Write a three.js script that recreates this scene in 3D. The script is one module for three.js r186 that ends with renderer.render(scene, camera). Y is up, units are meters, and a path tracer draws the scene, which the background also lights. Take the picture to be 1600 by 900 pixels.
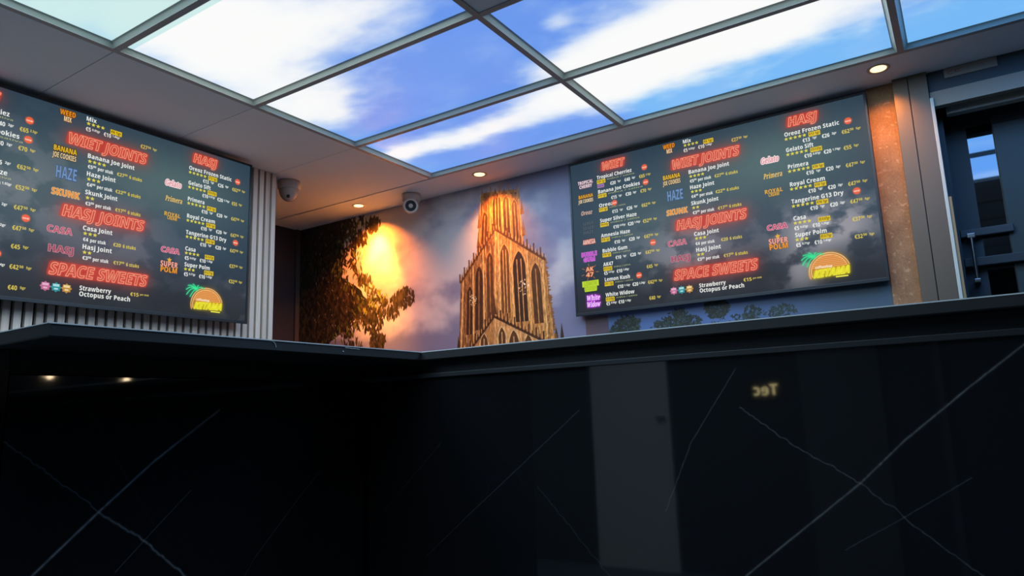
import * as THREE from 'three';
import { RoundedBoxGeometry } from 'three/addons/geometries/RoundedBoxGeometry.js';
import { mergeGeometries } from 'three/addons/utils/BufferGeometryUtils.js';
import { ImprovedNoise } from 'three/addons/math/ImprovedNoise.js';
import { RectAreaLightUniformsLib } from 'three/addons/lights/RectAreaLightUniformsLib.js';

// ---------------------------------------------------------------- camera, light, exposure
RectAreaLightUniformsLib.init();
const scene = new THREE.Scene();
const camera = new THREE.PerspectiveCamera(2 * Math.atan(450 / 1092) * 180 / Math.PI, 16 / 9, 0.05, 60);
camera.position.set(2.465, 1.1, 3.014);
camera.rotation.set(0.17629, 0.57047, -0.035345, 'YXZ');
scene.background = new THREE.Color(0.01, 0.012, 0.016);
const renderer = new THREE.WebGLRenderer({ antialias: true });
renderer.toneMapping = THREE.LinearToneMapping;
renderer.toneMappingExposure = 1.0;
renderer.shadowMap.enabled = true;
const PANEL_LIGHT = 4.0;          // what the sky panels give to the room
const SPOT = [11, 3.0, 1.2], BEAM = [24, 0.2, 0.25];    // the three downlights, left to right: wide spill and narrow beam

// ---------------------------------------------------------------- helpers
const CEIL = 2.45, PANEL = 2.468; // underside of the ceiling tiles, face of the sky panels
const used = new Map();
function numbered(n) { const k = used.get(n) || 0; used.set(n, k + 1); return k ? n + '_' + String(k).padStart(3, '0') : n; }
let seed = 7;
const rnd = () => { seed = (seed * 1664525 + 1013904223) % 4294967296; return seed / 4294967296; };
const rr = (a, b) => a + (b - a) * rnd();
const noise = new ImprovedNoise();
const fbm = (x, y, s, o = 4) => { let v = 0, a = 0.5; for (let i = 0; i < o; i++) { v += a * noise.noise(x, y, s + i * 7.3); x *= 2.03; y *= 2.03; a *= 0.5; } return v; };
const clamp = (v, a = 0, b = 1) => Math.min(b, Math.max(a, v));
const smooth = (a, b, v) => { const t = clamp((v - a) / (b - a)); return t * t * (3 - 2 * t); };
const bx = (x0, x1, y0, y1, z0, z1) => new THREE.BoxGeometry(x1 - x0, y1 - y0, z1 - z0).translate((x0 + x1) / 2, (y0 + y1) / 2, (z0 + z1) / 2);
const rbx = (x0, x1, y0, y1, z0, z1, r = 0.003) => new RoundedBoxGeometry(x1 - x0, y1 - y0, z1 - z0, 2, r).translate((x0 + x1) / 2, (y0 + y1) / 2, (z0 + z1) / 2);
function mesh(name, geo, mat, parent = scene, label) {
  const list = Array.isArray(geo) ? geo.map((g) => (g.index ? g.toNonIndexed() : g)) : null;
  const m = new THREE.Mesh(list ? mergeGeometries(list) : geo, mat);
  m.name = parent === scene ? numbered(name) : name;
  if (parent !== scene) { const n = parent.children.filter((c) => c.userData.stem === name).length; m.userData.stem = name; if (n) m.name = name + '_' + String(n).padStart(3, '0'); }
  m.castShadow = m.receiveShadow = true;
  if (label) m.userData.label = label;
  parent.add(m);
  return m;
}
function thing(name, label, category, at = [0, 0, 0], group) {
  const g = new THREE.Group(); g.name = numbered(name); g.position.set(...at);
  g.userData = { label, category }; if (group) g.userData.group = group;
  scene.add(g); return g;
}
function struct(name, geo, mat) { const m = geo ? mesh(name, geo, mat) : Object.assign(new THREE.Group(), { name: numbered(name) }); if (!geo) scene.add(m); m.userData.kind = 'structure'; return m; }
const std = (color, roughness = 0.7, extra = {}) => new THREE.MeshPhysicalMaterial({ color: new THREE.Color(color), roughness, ...extra });
function canvas(w, h) { const c = document.createElement('canvas'); c.width = w; c.height = h; return [c, c.getContext('2d')]; }
function texture(c, srgb = true) { const t = new THREE.CanvasTexture(c); if (srgb) t.colorSpace = THREE.SRGBColorSpace; t.magFilter = THREE.LinearFilter; t.anisotropy = 8; return t; }
function grain(w, h, fn, srgb = true) {
  const d = new Uint8Array(w * h * 4);
  for (let y = 0; y < h; y++) for (let x = 0; x < w; x++) { const c = fn(x, y), i = (y * w + x) * 4; d[i] = clamp(c[0], 0, 255); d[i + 1] = clamp(c[1], 0, 255); d[i + 2] = clamp(c[2], 0, 255); d[i + 3] = 255; }
  const t = new THREE.DataTexture(d, w, h); if (srgb) t.colorSpace = THREE.SRGBColorSpace; t.magFilter = THREE.LinearFilter; t.wrapS = t.wrapT = THREE.RepeatWrapping; t.needsUpdate = true; return t;
}

// ---------------------------------------------------------------- materials
const M = {
  tile: std('#d9e6f0', 0.75),
  rail: std('#9aa0a2', 0.5),
  frame: std('#a4b2ac', 0.5),
  darkwall: std('#2a3138', 0.7),
  header: std('#39434b', 0.6),
  floor: std('#666e75', 0.6),
  black: std('#08090a', 0.45),
  plastic: std('#0b0d10', 0.35),
  slab: std('#2a2b2a', 0.5),
  apron: std('#1a1c1e', 0.5),
  strip: std('#3a3c3d', 0.4, { metalness: 0.3 }),
  white: std('#d8d6d0', 0.5),
  chrome: std('#c8c8c8', 0.2, { metalness: 1 }),
  steel: std('#6a6053', 0.45, { metalness: 0.55 }),
  doorframe: std('#323a3e', 0.55),
  doorpanel: std('#38423f', 0.45),
  mirrorglass: std('#74787c', 0.03, { metalness: 1 }),
  lens: std('#1b222c', 0.6),
  camera: std('#b9b6b2', 0.45),
};

// ---------------------------------------------------------------- room shell
struct('floor', bx(-1.7, 5.15, -0.1, 0, -0.75, 5.2), M.floor);
const ceiling = struct('ceiling');
mesh('slab', bx(-1.7, 5.15, 2.53, 2.65, -0.75, 5.2), M.darkwall, ceiling);
const lit = (c, r) => (c === 0 && r <= 6) || (c === 1 && (r <= 1 || r === 3 || r === 4)) || (c === 2 && r <= 1);
const g2 = 0.0015;                // half of a seam between two tiles
for (let r = 0; r < 8; r++) {
  const z0 = r * 0.6, z1 = Math.min(4.98, z0 + 0.6);
  mesh('ceiling_tile', bx(-1.47, -0.012, CEIL, CEIL + 0.012, z0 + g2, z1 - g2), M.tile, ceiling);
  for (let c = 0; c < 4; c++) {
    if (lit(c, r)) continue;
    mesh('ceiling_tile', bx(c * 1.2 + 0.012, Math.min(4.95, c * 1.2 + 1.188), CEIL + 0.004, CEIL + 0.014, z0 + 0.012, z1 - 0.012), M.tile, ceiling);
  }
}
mesh('ceiling_tile', bx(-1.47, 4.95, CEIL, CEIL + 0.012, 4.802, 5.0), M.tile, ceiling);
mesh('ceiling_tile', bx(-1.47, 4.95, CEIL, CEIL + 0.012, -0.29, -0.012), M.tile, ceiling);
mesh('ceiling_rail', bx(-0.012, 4.95, CEIL, CEIL + 0.02, -0.012, 0.012), M.rail, ceiling);
for (let r = 1; r <= 8; r++) mesh('ceiling_rail', bx(0.012, 4.95, CEIL, CEIL + 0.02, r * 0.6 - 0.012, r * 0.6 + 0.012), M.rail, ceiling);
for (let c = 0; c < 4; c++) mesh('ceiling_rail', bx(c * 1.2 - 0.012, c * 1.2 + 0.012, CEIL - 0.0005, CEIL + 0.02, 0.012, 4.8), M.rail, ceiling);

// ---------------------------------------------------------------- sky panels
const SW = 2048, SX = 3.6, SZ = 4.2, SH = 2048;
const puffs = [
  [0.52, 1.62, 0.32, 0.2, 1.1], [0.36, 1.74, 0.16, 0.14, 0.9], [0.3, 1.48, 0.2, 0.14, 1.0], [0.2, 1.14, 0.2, 0.16, 1.1], [0.12, 0.98, 0.16, 0.12, 0.8], [0.78, 1.44, 0.2, 0.1, 0.7], [0.95, 1.28, 0.12, 0.05, 0.3],
  [0.24, 1.6, 0.2, 0.16, 0.9], [2.1, 0.42, 0.3, 0.16, 0.45],
  [0.1, 2.0, 0.3, 0.2, 0.75], [0.4, 2.2, 0.4, 0.25, 0.8],
  [0.12, 0.39, 0.14, 0.08, 0.8], [0.36, 0.33, 0.18, 0.07, 0.85], [0.62, 0.31, 0.18, 0.07, 0.8], [0.9, 0.4, 0.18, 0.09, 0.8], [1.1, 0.43, 0.14, 0.09, 0.8],
  [1.28, 0.42, 0.16, 0.13, 1.2], [1.5, 0.42, 0.2, 0.13, 1.25], [1.75, 0.46, 0.24, 0.14, 1.2], [2.0, 0.48, 0.2, 0.1, 0.7], [2.25, 0.46, 0.2, 0.1, 0.55],
  [1.36, 0.68, 0.16, 0.07, 0.9], [1.6, 0.72, 0.2, 0.1, 1.2], [1.82, 0.76, 0.22, 0.13, 1.2], [2.05, 0.7, 0.2, 0.1, 0.9], [1.4, 0.98, 0.06, 0.05, 0.4],
  [2.95, 0.4, 0.3, 0.1, 0.6], [2.75, 1.12, 0.25, 0.1, 0.7], [1.8, 2.1, 0.4, 0.3, 1], [0.6, 3, 0.5, 0.4, 1], [2.9, 2.8, 0.4, 0.3, 0.8], [0.5, 3.7, 0.4, 0.2, 0.8],
];
const skyMap = grain(SW, SH, (px, py) => {
  const x = px / SW * SX, z = (1 - py / SH) * SZ;
  const wx = x + 0.13 * fbm(x * 2.6, z * 2.6, 1.5), wz = z + 0.12 * fbm(x * 2.6, z * 2.6, 9.5);
  let d = 0;
  for (const [cx, cz, ax, az, s] of puffs) { const e = ((wx - cx) / ax) ** 2 + ((wz - cz) / az) ** 2; if (e < 14) d += s * (1.15 * Math.exp(-e * 0.85) + 0.22 * Math.exp(-e * 0.28)); }
  d += 0.7 * fbm(x * 4.2, z * 6.5, 3.3, 5) * (0.35 + Math.min(1, d)) + 0.2 * fbm(x * 12, z * 18, 5.1, 4);
  const k = 1 - Math.exp(-1.9 * Math.max(0, d - 0.1) ** 1.35), veil = 0.22 * smooth(-0.1, 0.5, fbm(x * 3, z * 5, 41, 4));
  const cyan = clamp(smooth(1.15, 1.4, x) * smooth(0.5, 0.2, z) + 0.9 * smooth(1.5, 2.0, z) + 0.35 * smooth(0.3, 0.0, x)), deep = clamp(0.6 + 0.5 * fbm(x * 1.1, z * 1.4, 21, 2));
  const b = [128 - 34 * deep, 172 - 30 * deep, 246 - 14 * deep].map((v, i) => v + ([118, 184, 246][i] - v) * cyan).map((v, i) => v + ([190, 215, 240][i] - v) * veil);
  const white = z > 1.75 ? [206, 236, 234] : [250, 251, 250];
  return b.map((v, i) => v + (white[i] - v) * clamp(k));
});
const skyMaterial = new THREE.MeshStandardMaterial({ color: 0x111111, roughness: 0.5, emissive: 0xffffff, emissiveMap: skyMap, emissiveIntensity: 1.0 });
function skyPanel(c, r, label) {
  const x = c * 1.2, z = r * 0.6;
  const t = thing('ceiling_light_panel', label, 'ceiling light', [x + 0.6, CEIL, z + 0.3], label.includes('behind') ? 'light panels overhead behind the viewer' : 'cloud-printed light panels in the ceiling grid');
  // a frame whose inner sides slope up from the rails to the diffuser
  const ax = 0.588, az = 0.288, bxx = 0.572, bz = 0.272, h = PANEL - CEIL;
  const ring = [[-1, -1], [1, -1], [1, 1], [-1, 1]], pos = [];
  for (let i = 0; i < 4; i++) {
    const [p, q] = [ring[i], ring[(i + 1) % 4]];
    const A = [p[0] * ax, 0.001, p[1] * az], B = [q[0] * ax, 0.001, q[1] * az], C = [q[0] * bxx, h + 0.001, q[1] * bz], D = [p[0] * bxx, h + 0.001, p[1] * bz];
    const E = [p[0] * ax, h + 0.012, p[1] * az], F = [q[0] * ax, h + 0.012, q[1] * az], G = [q[0] * bxx, h + 0.012, q[1] * bz], H = [p[0] * bxx, h + 0.012, p[1] * bz];
    for (const quad of [[A, B, C, D], [B, A, E, F], [D, C, G, H], [E, H, G, F]]) pos.push(...quad[0], ...quad[1], ...quad[2], ...quad[0], ...quad[2], ...quad[3]);
  }
  const fg = new THREE.BufferGeometry(); fg.setAttribute('position', new THREE.Float32BufferAttribute(pos, 3)); fg.computeVertexNormals();
  fg.setAttribute('uv', new THREE.Float32BufferAttribute(new Float32Array(pos.length / 3 * 2), 2));
  mesh('frame', fg, M.frame, t);
  const dg = new THREE.BoxGeometry(1.146, 0.008, 0.546).translate(0, h + 0.005, 0), p = dg.attributes.position, u = dg.attributes.uv;
  for (let i = 0; i < p.count; i++) u.setXY(i, (p.getX(i) + x + 0.6) / SX, 1 - (p.getZ(i) + z + 0.3) / SZ);
  mesh('diffuser', dg, skyMaterial, t);
  const blue = c === 2 ? 0.6 : 1, cloudy = ({ '0,2': 1, '1,0': 0.7, '1,1': 0.6, '0,3': 0.7 })[c + ',' + r] ?? 0.3;
  const l = new THREE.RectAreaLight(new THREE.Color((0.40 + 0.45 * cloudy) * blue ** 2.5, (0.66 + 0.28 * cloudy) * blue ** 1.1, 1.0 - 0.06 * cloudy), PANEL_LIGHT * (0.8 + 0.35 * cloudy), 1.13, 0.53);
  l.position.set(0, h - 0.003, 0); l.rotation.x = -Math.PI / 2; l.name = 'panel_light'; t.add(l);
}
const panelLabels = {
  '0,0': 'sky light panel with a long flat cloud, nearest the tower mural', '0,1': 'sky light panel, mostly plain blue with white cloud at its left end',
  '0,2': 'sky light panel filled by the largest white cloud', '0,3': 'pale sky light panel at the top left corner of the picture',
  '1,0': 'sky light panel with a bright white cloud above the right menu screen', '1,1': 'deep blue sky light panel with white cloud, at the top edge right of the dark tile',
  '2,0': 'blue sky light panel at the top right corner, above the door',
};
for (let c = 0; c < 3; c++) for (let r = 0; r < 8; r++) if (lit(c, r)) skyPanel(c, r, panelLabels[c + ',' + r] || 'cloud-printed sky light panel overhead, behind the viewer and out of the picture');

// ---------------------------------------------------------------- walls
// the mural: a print of a tower, sky and trees (wall metres: x -1.46..2.24, y 1.2..2.45)
const MX0 = -1.46, MX1 = 2.24, MY0 = 1.2, MY1 = 2.45;
function muralCanvas() {
  const W = 2048, H = Math.round(2048 * (MY1 - MY0) / (MX1 - MX0)), S = W / (MX1 - MX0), [c, g] = canvas(W, H);
  const X = (x) => (x - MX0) * S, Y = (y) => (MY1 - y) * S;
  const img = g.createImageData(W, H);
  for (let py = 0; py < H; py++) for (let px = 0; px < W; px++) {
    const x = MX0 + px / S, y = MY1 - py / S, i = (py * W + px) * 4;
    let d = fbm(x * 1.9 + 4, y * 2.6, 2.2, 5) * 1.5 + 0.30 + 0.35 * Math.exp(-(((x - 0.72) / 0.2) ** 2 + ((y - 1.85) / 0.22) ** 2)) + 0.6 * smooth(1.8, 2.2, y) * smooth(0.5, -0.2, x) - 0.45 * smooth(1.75, 1.5, y) - 0.2 * Math.exp(-(((x - 0.66) / 0.12) ** 2 + ((y - 2.1) / 0.15) ** 2));  // print lightened at upper left, painting in light the upper wall lacks
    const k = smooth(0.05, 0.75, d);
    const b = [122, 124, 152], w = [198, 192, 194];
    const low = smooth(0.75, 0.95, x) * smooth(1.75, 1.6, y); for (let q = 0; q < 3; q++) img.data[i + q] = (b[q] + (w[q] - b[q]) * k) * (1 - low) + [86, 114, 168][q] * low;  // bluer sky below the right screen, with the screen's shadow painted in
    img.data[i + 3] = 255;
  }
  g.putImageData(img, 0, 0);
  const poly = (pts, col) => { g.fillStyle = col; g.beginPath(); pts.forEach(([x, y], i) => (i ? g.lineTo(X(x), Y(y)) : g.moveTo(X(x), Y(y)))); g.closePath(); g.fill(); };
  const line = (pts, col, w) => { g.strokeStyle = col; g.lineWidth = w * S; g.beginPath(); pts.forEach(([x, y], i) => (i ? g.lineTo(X(x), Y(y)) : g.moveTo(X(x), Y(y)))); g.stroke(); };
  // pointed window: centre x, half width, sill, springing, dark glass and mullions
  const lancet = (x, hw, y0, y1, lean, dark, edge, mull = 1) => {
    const shape = (k) => { g.beginPath(); g.moveTo(X(x - hw * k), Y(y0)); g.lineTo(X(x - hw * k + lean), Y(y1)); g.quadraticCurveTo(X(x - hw * k * 0.8 + lean), Y(y1 + hw * 1.4), X(x + lean), Y(y1 + hw * 2.1 * k)); g.quadraticCurveTo(X(x + hw * k * 0.8 + lean), Y(y1 + hw * 1.4), X(x + hw * k + lean), Y(y1)); g.lineTo(X(x + hw * k), Y(y0)); g.closePath(); };
    shape(1.25); g.fillStyle = edge; g.fill(); shape(1); g.fillStyle = dark; g.fill();
    for (let i = 1; i <= mull; i++) { const mx = x - hw + 2 * hw * i / (mull + 1); line([[mx, y0], [mx + lean, y1 + hw]], edge, 0.006); }
  };
  const stone = (clip, n, a) => { g.save(); g.beginPath(); clip.forEach(([x, y], i) => (i ? g.lineTo(X(x), Y(y)) : g.moveTo(X(x), Y(y)))); g.closePath(); g.clip(); const xs = clip.map((p) => p[0]), ys = clip.map((p) => p[1]), x0 = Math.min(...xs), x1 = Math.max(...xs), y0 = Math.min(...ys), y1 = Math.max(...ys); for (let i = 0; i < n; i++) { g.fillStyle = rnd() < 0.6 ? `rgba(74,38,14,${rr(0.1, a)})` : `rgba(255,214,140,${rr(0.08, a)})`; const x = rr(x0, x1), y = rr(y0, y1); g.fillRect(X(x), Y(y), S * rr(0.002, 0.006), S * rr(0.01, 0.09)); } g.restore(); };
  // --- octagonal lantern
  const lantern = [[0.10, 2.0], [0.135, 2.28], [0.16, 2.40], [0.40, 2.375], [0.42, 2.25], [0.44, 1.98]];
  poly(lantern, '#b9772f');
  poly([[0.10, 2.0], [0.135, 2.28], [0.16, 2.40], [0.215, 2.395], [0.205, 2.0]], '#99602a');
  poly([[0.335, 2.385], [0.40, 2.375], [0.42, 2.25], [0.44, 1.98], [0.35, 1.98]], '#a4682c');
  stone(lantern, 700, 0.5);
  lancet(0.155, 0.02, 2.06, 2.24, 0.015, '#5a3413', '#c98a3f', 1);
  lancet(0.255, 0.03, 2.12, 2.32, 0.004, '#4a2a10', '#dba252', 2);
  lancet(0.325, 0.022, 2.10, 2.31, -0.002, '#4a2a10', '#dba252', 1);
  lancet(0.385, 0.018, 2.07, 2.28, -0.006, '#55310f', '#c98a3f', 1);
  for (const x of [0.12, 0.2, 0.29, 0.355, 0.43]) line([[x, 1.98], [x + (0.28 - x) * 0.15, 2.39]], '#dca04e', 0.008);
  line([[0.15, 2.375], [0.29, 2.372], [0.405, 2.352]], '#6e411a', 0.009);
  for (let k = 0; k < 9; k++) { const f = k / 8, x = 0.155 + 0.252 * f, y = 2.385 + 0.02 * Math.sin(f * 3.14) - 0.03 * f, h = k % 2 === 0 ? 0.05 : 0.022; poly([[x - 0.014, y - 0.04], [x - 0.009, y - 0.006], [x - 0.003, y + h * 0.5], [x, y + h], [x + 0.003, y + h * 0.5], [x + 0.009, y - 0.006], [x + 0.014, y - 0.04]], k % 2 ? '#8a5626' : '#b57a38'); }
  for (const [x, y] of [[0.128, 2.24], [0.118, 2.12], [0.43, 2.27], [0.437, 2.14]]) poly([[x - 0.014, y - 0.05], [x - 0.006, y], [x, y + 0.05], [x + 0.006, y], [x + 0.014, y - 0.05]], '#8a5826');
  // --- square stage: left and right faces meet at a corner that leans
  const left = [[0.24, 2.17], [-0.02, 1.88], [-0.06, 1.2], [0.2, 1.2], [0.215, 1.65]], right = [[0.24, 2.17], [0.57, 1.935], [0.63, 1.2], [0.2, 1.2], [0.215, 1.65]];
  poly(left, '#8f5a26'); poly(right, '#c2843b');
  stone(left, 1500, 0.6); stone(right, 1700, 0.5);
  lancet(0.035, 0.022, 1.56, 1.80, 0.012, '#3f240f', '#a4682c', 1);
  lancet(0.105, 0.028, 1.58, 1.90, 0.012, '#442710', '#ad6f2e', 1);
  lancet(0.19, 0.024, 1.62, 1.98, 0.006, '#5b3716', '#bb7c36', 1);
  lancet(0.30, 0.030, 1.66, 2.00, 0, '#6b4119', '#dda453', 2);
  lancet(0.405, 0.042, 1.60, 1.92, -0.008, '#38200d', '#d69c4c', 2);
  lancet(0.515, 0.030, 1.58, 1.86, -0.010, '#52300f', '#cf9446', 1);
  for (const [a, b] of [[[0.222, 1.62], [0.242, 2.17]], [[0.262, 1.62], [0.262, 2.14]], [[0.35, 1.58], [0.345, 2.08]], [[0.467, 1.54], [0.452, 2.0]], [[0.565, 1.5], [0.55, 1.93]], [[0.145, 1.56], [0.15, 2.06]], [[0.065, 1.5], [0.075, 1.97]], [[-0.03, 1.45], [0.0, 1.89]]]) line([a, b], '#e3ad5f', 0.010);
  // clock faces, seen as pale gilt hands and ring
  for (const [x, y, s] of [[0.42, 1.80, 1], [0.065, 1.765, 0.75]]) for (let k = 0; k < 26; k++) { const t = k * 0.63, q = (k % 3 ? 1 : 0.5); g.fillStyle = k % 4 ? 'rgba(240,209,144,0.85)' : 'rgba(255,240,205,0.95)'; g.fillRect(X(x + 0.028 * s * q * Math.cos(t) + rr(-0.004, 0.004)), Y(y + 0.044 * s * q * Math.sin(t) + rr(-0.006, 0.006)), rr(0.003, 0.009) * S, rr(0.004, 0.012) * S); }
  // cornice and balustrade under the lantern
  const ridge = (pts, dark, pale) => { line(pts, dark, 0.016); for (let i = 0; i + 1 < pts.length; i++) { const [a, b] = [pts[i], pts[i + 1]], n = Math.round(Math.hypot(b[0] - a[0], b[1] - a[1]) / 0.013); for (let k = 0; k <= n; k++) { const x = a[0] + (b[0] - a[0]) * k / n, y = a[1] + (b[1] - a[1]) * k / n; line([[x, y + 0.004], [x, y + (k % 4 ? 0.030 : 0.055)]], k % 2 ? pale : dark, k % 4 ? 0.005 : 0.009); } } };
  ridge([[-0.025, 1.875], [0.24, 2.165], [0.575, 1.93]], '#5c3615', '#d69a4b');
  // lower stage
  const low = [[0.06, 1.49], [0.215, 1.655], [0.53, 1.485], [0.56, 1.2], [0.02, 1.2]];
  poly(low, '#d19a56'); poly([[0.06, 1.49], [0.215, 1.655], [0.20, 1.2], [0.02, 1.2]], '#b07a3c'); stone(low, 260, 0.25);
  lancet(0.13, 0.026, 1.3, 1.50, 0.01, '#5a3512', '#e2b877', 1); lancet(0.265, 0.024, 1.3, 1.53, 0, '#5a3512', '#e2b877', 1); lancet(0.345, 0.032, 1.3, 1.49, 0, '#5a3512', '#e2b877', 1); lancet(0.44, 0.03, 1.3, 1.46, 0, '#5a3512', '#e2b877', 1);
  ridge([[0.04, 1.47], [0.215, 1.65], [0.54, 1.48]], '#42250e', '#c98d45');
  poly([[0.195, 1.66], [0.215, 1.80], [0.235, 1.66]], '#5c3513');
  for (const [x, h] of [[-0.045, 0.06], [0.62, 0.05], [0.655, 0.07]]) poly([[x - 0.012, 1.2], [x - 0.01, 1.5], [x, 1.5 + h], [x + 0.01, 1.5], [x + 0.012, 1.2]], '#3c2612');
  for (let i = 0; i < 70; i++) { const y = rr(1.46, 1.92), e = 0.575 + (1.93 - y) * 0.09; poly([[e - 0.008, y], [e + rr(0.004, 0.014), y + 0.008], [e - 0.008, y + 0.016]], '#8d5b29'); }
  { const d = g.getImageData(X(-0.12), 0, X(0.72) - X(-0.12), H), w = d.width; for (let i = 0; i < d.data.length; i += 4) { const q = d.data, px = (i / 4) % w, py = Math.floor(i / 4 / w); if (q[i] - q[i + 2] < 22) continue; const m = 1 + 0.55 * fbm(px * 0.16, py * 0.05, 3, 4) + 0.35 * fbm(px * 0.5, py * 0.35, 8, 2); q[i] = clamp(q[i] * m, 0, 255); q[i + 1] = clamp(q[i + 1] * m, 0, 255); q[i + 2] = clamp(q[i + 2] * m + 6, 0, 255); } g.putImageData(d, X(-0.12), 0); }
  // --- foliage: a big tree at the left, hanging leaves at its right edge, low crowns further right
  const leaf = (x, y, s, a, col) => { g.save(); g.translate(X(x), Y(y)); g.rotate(a); g.fillStyle = col; g.beginPath(); g.moveTo(-s * S, 0); g.quadraticCurveTo(0, -s * S * 0.55, s * S, 0); g.quadraticCurveTo(0, s * S * 0.55, -s * S, 0); g.fill(); g.restore(); };
  const tones = ['#26221a', '#30291d', '#3a3021', '#1c1a16', '#483d26'];
  const edge = (y) => { const k = [[2.45, -0.80], [2.33, -0.83], [2.2, -0.88], [2.05, -0.86], [1.95, -0.74], [1.86, -0.62], [1.8, -0.62], [1.72, -0.78], [1.6, -0.98], [1.2, -1.05]]; for (let i = 0; i + 1 < k.length; i++) if (y <= k[i][0] && y >= k[i + 1][0]) return k[i + 1][1] + (k[i][1] - k[i + 1][1]) * (y - k[i + 1][0]) / (k[i][0] - k[i + 1][0]); return -0.8; };
  g.fillStyle = '#191b18'; g.beginPath(); g.moveTo(X(-1.46), Y(2.45));
  for (let y = 2.45; y > 1.19; y -= 0.01) g.lineTo(X(edge(y) - 0.16 + 0.10 * fbm(y * 9, 3, 5)), Y(y));
  g.lineTo(X(-1.46), Y(1.2)); g.fill();
  for (let i = 0; i < 3400; i++) { const y = rr(1.2, 2.45), e = edge(y), x = rr(-1.46, e - 0.02) - 0.0; if (fbm(x * 6, y * 6, 4) < -0.12 && x > e - 0.22) continue; leaf(x, y, rr(0.012, 0.032), rr(0.6, 2.4), tones[(rnd() * 5) | 0]); }
  for (let i = 0; i < 260; i++) { const y = rr(1.2, 2.42), e = edge(y); leaf(e + rr(-0.26, 0.02), y, rr(0.012, 0.028), rr(0.8, 2.2), ['#4c5722', '#63661f', '#39451e', '#7d7a3a'][(rnd() * 4) | 0]); }
  for (let i = 0; i < 90; i++) { const y = rr(1.3, 2.42); leaf(rr(-1.3, edge(y) - 0.1), y, rr(0.006, 0.013), rr(0.6, 2.4), '#8f8f86'); }
  for (const [cx, cy, r, n] of [[-0.47, 1.84, 0.09, 120], [-0.6, 1.78, 0.1, 110], [-0.74, 1.70, 0.09, 130], [-0.70, 1.58, 0.07, 110], [-0.74, 2.36, 0.07, 90], [-0.86, 2.28, 0.07, 60], [-0.82, 2.0, 0.06, 40], [-0.92, 1.56, 0.1, 40]]) for (let i = 0; i < n; i++) { const a = rr(0, 6.28), q = r * Math.sqrt(rnd()); leaf(cx + q * Math.cos(a), cy + q * 0.7 * Math.sin(a), rr(0.014, 0.03), rr(1.0, 2.1), tones[(rnd() * 5) | 0]); }
  for (const [cx, cy, r, n] of [[1.03, 1.49, 0.10, 900], [1.30, 1.47, 0.13, 1500], [1.50, 1.55, 0.07, 500], [1.66, 1.51, 0.05, 160], [1.80, 1.49, 0.07, 200], [1.0, 1.3, 0.3, 1400], [1.6, 1.3, 0.3, 1400]]) for (let i = 0; i < n; i++) {
    const a = rr(0, 6.28), q = r * Math.sqrt(rnd()), x = cx + q * Math.cos(a), y = cy + q * 0.8 * Math.sin(a);
    if (q > r * (0.92 + 0.9 * fbm(x * 14, y * 14, 7)) ) continue; leaf(x, y, rr(0.005, 0.013), rr(0, 3), ['#17221a', '#1d2b20', '#121a17', '#24352a', '#33452a'][(rnd() * 5) | 0]); }
  { const gr = g.createLinearGradient(X(1.55), 0, X(2.1), 0); gr.addColorStop(0, 'rgba(74,92,98,0)'); gr.addColorStop(1, 'rgba(74,92,98,0.8)'); g.fillStyle = gr; g.fillRect(X(1.55), Y(1.62), X(2.24) - X(1.55), Y(1.2) - Y(1.62)); }
  poly([[0.80, 1.2], [0.80, 1.585], [0.93, 1.585], [0.95, 1.2]], 'rgba(96,66,66,0.75)');
  return texture(c);
}
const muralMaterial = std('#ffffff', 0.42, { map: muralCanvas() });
struct('wall_back', [bx(-1.7, 2.475, 0, 2.53, -0.49, -0.30), bx(3.45, 5.15, 0, 2.53, -0.49, -0.29), bx(2.475, 3.45, 2.31, 2.53, -0.33, -0.29), bx(2.475, 3.45, 2.40, 2.53, -0.60, -0.33), bx(2.475, 3.45, 0, 2.53, -0.75, -0.6), bx(2.3, 2.475, 0, 2.53, -0.75, -0.49), bx(3.45, 3.6, 0, 2.53, -0.75, -0.49)], M.darkwall);
const mural = thing('mural', 'wall mural of a gothic church tower, evening sky and tree leaves', 'mural', [0, 0, 0]);
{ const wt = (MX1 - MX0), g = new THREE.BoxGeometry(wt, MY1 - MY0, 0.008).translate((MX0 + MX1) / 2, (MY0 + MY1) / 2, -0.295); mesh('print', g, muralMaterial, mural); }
struct('wall_alcove', bx(-1.7, -1.47, 0, 2.53, -0.49, 0.599), std('#1a2230', 0.75));
struct('wall_left', [bx(-1.7, -1.47, 0, 2.53, 0.6, 5.2), bx(-1.47, -0.651, 0, CEIL, 0.6, 5.0)], M.darkwall);
struct('wall_right', bx(4.95, 5.15, 0, 2.53, -0.49, 5.2), M.darkwall);
struct('wall_front', bx(-1.7, 5.15, 0, 2.53, 5.0, 5.2), M.darkwall);
const wd = struct('door_2'); // a white door in the wall behind the viewer, mirrored in the counter front
mesh('door_leaf', rbx(0.09, 0.69, 0.0, 2.1, 4.96, 5.0, 0.004), M.white, wd); mesh('door_handle', rbx(0.60, 0.66, 1.02, 1.045, 4.92, 4.96, 0.004), M.chrome, wd);
struct('trim_1', [bx(1.56, 2.02, 0.0, 2.1, 4.97, 5.0), bx(2.3, 2.34, 0, 2.1, 4.96, 5.0)], std('#55585c', 0.6));
struct('trim_2', bx(-1.47, -1.452, 0, CEIL, -0.29, -0.255), std('#3a3836', 0.6));

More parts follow.
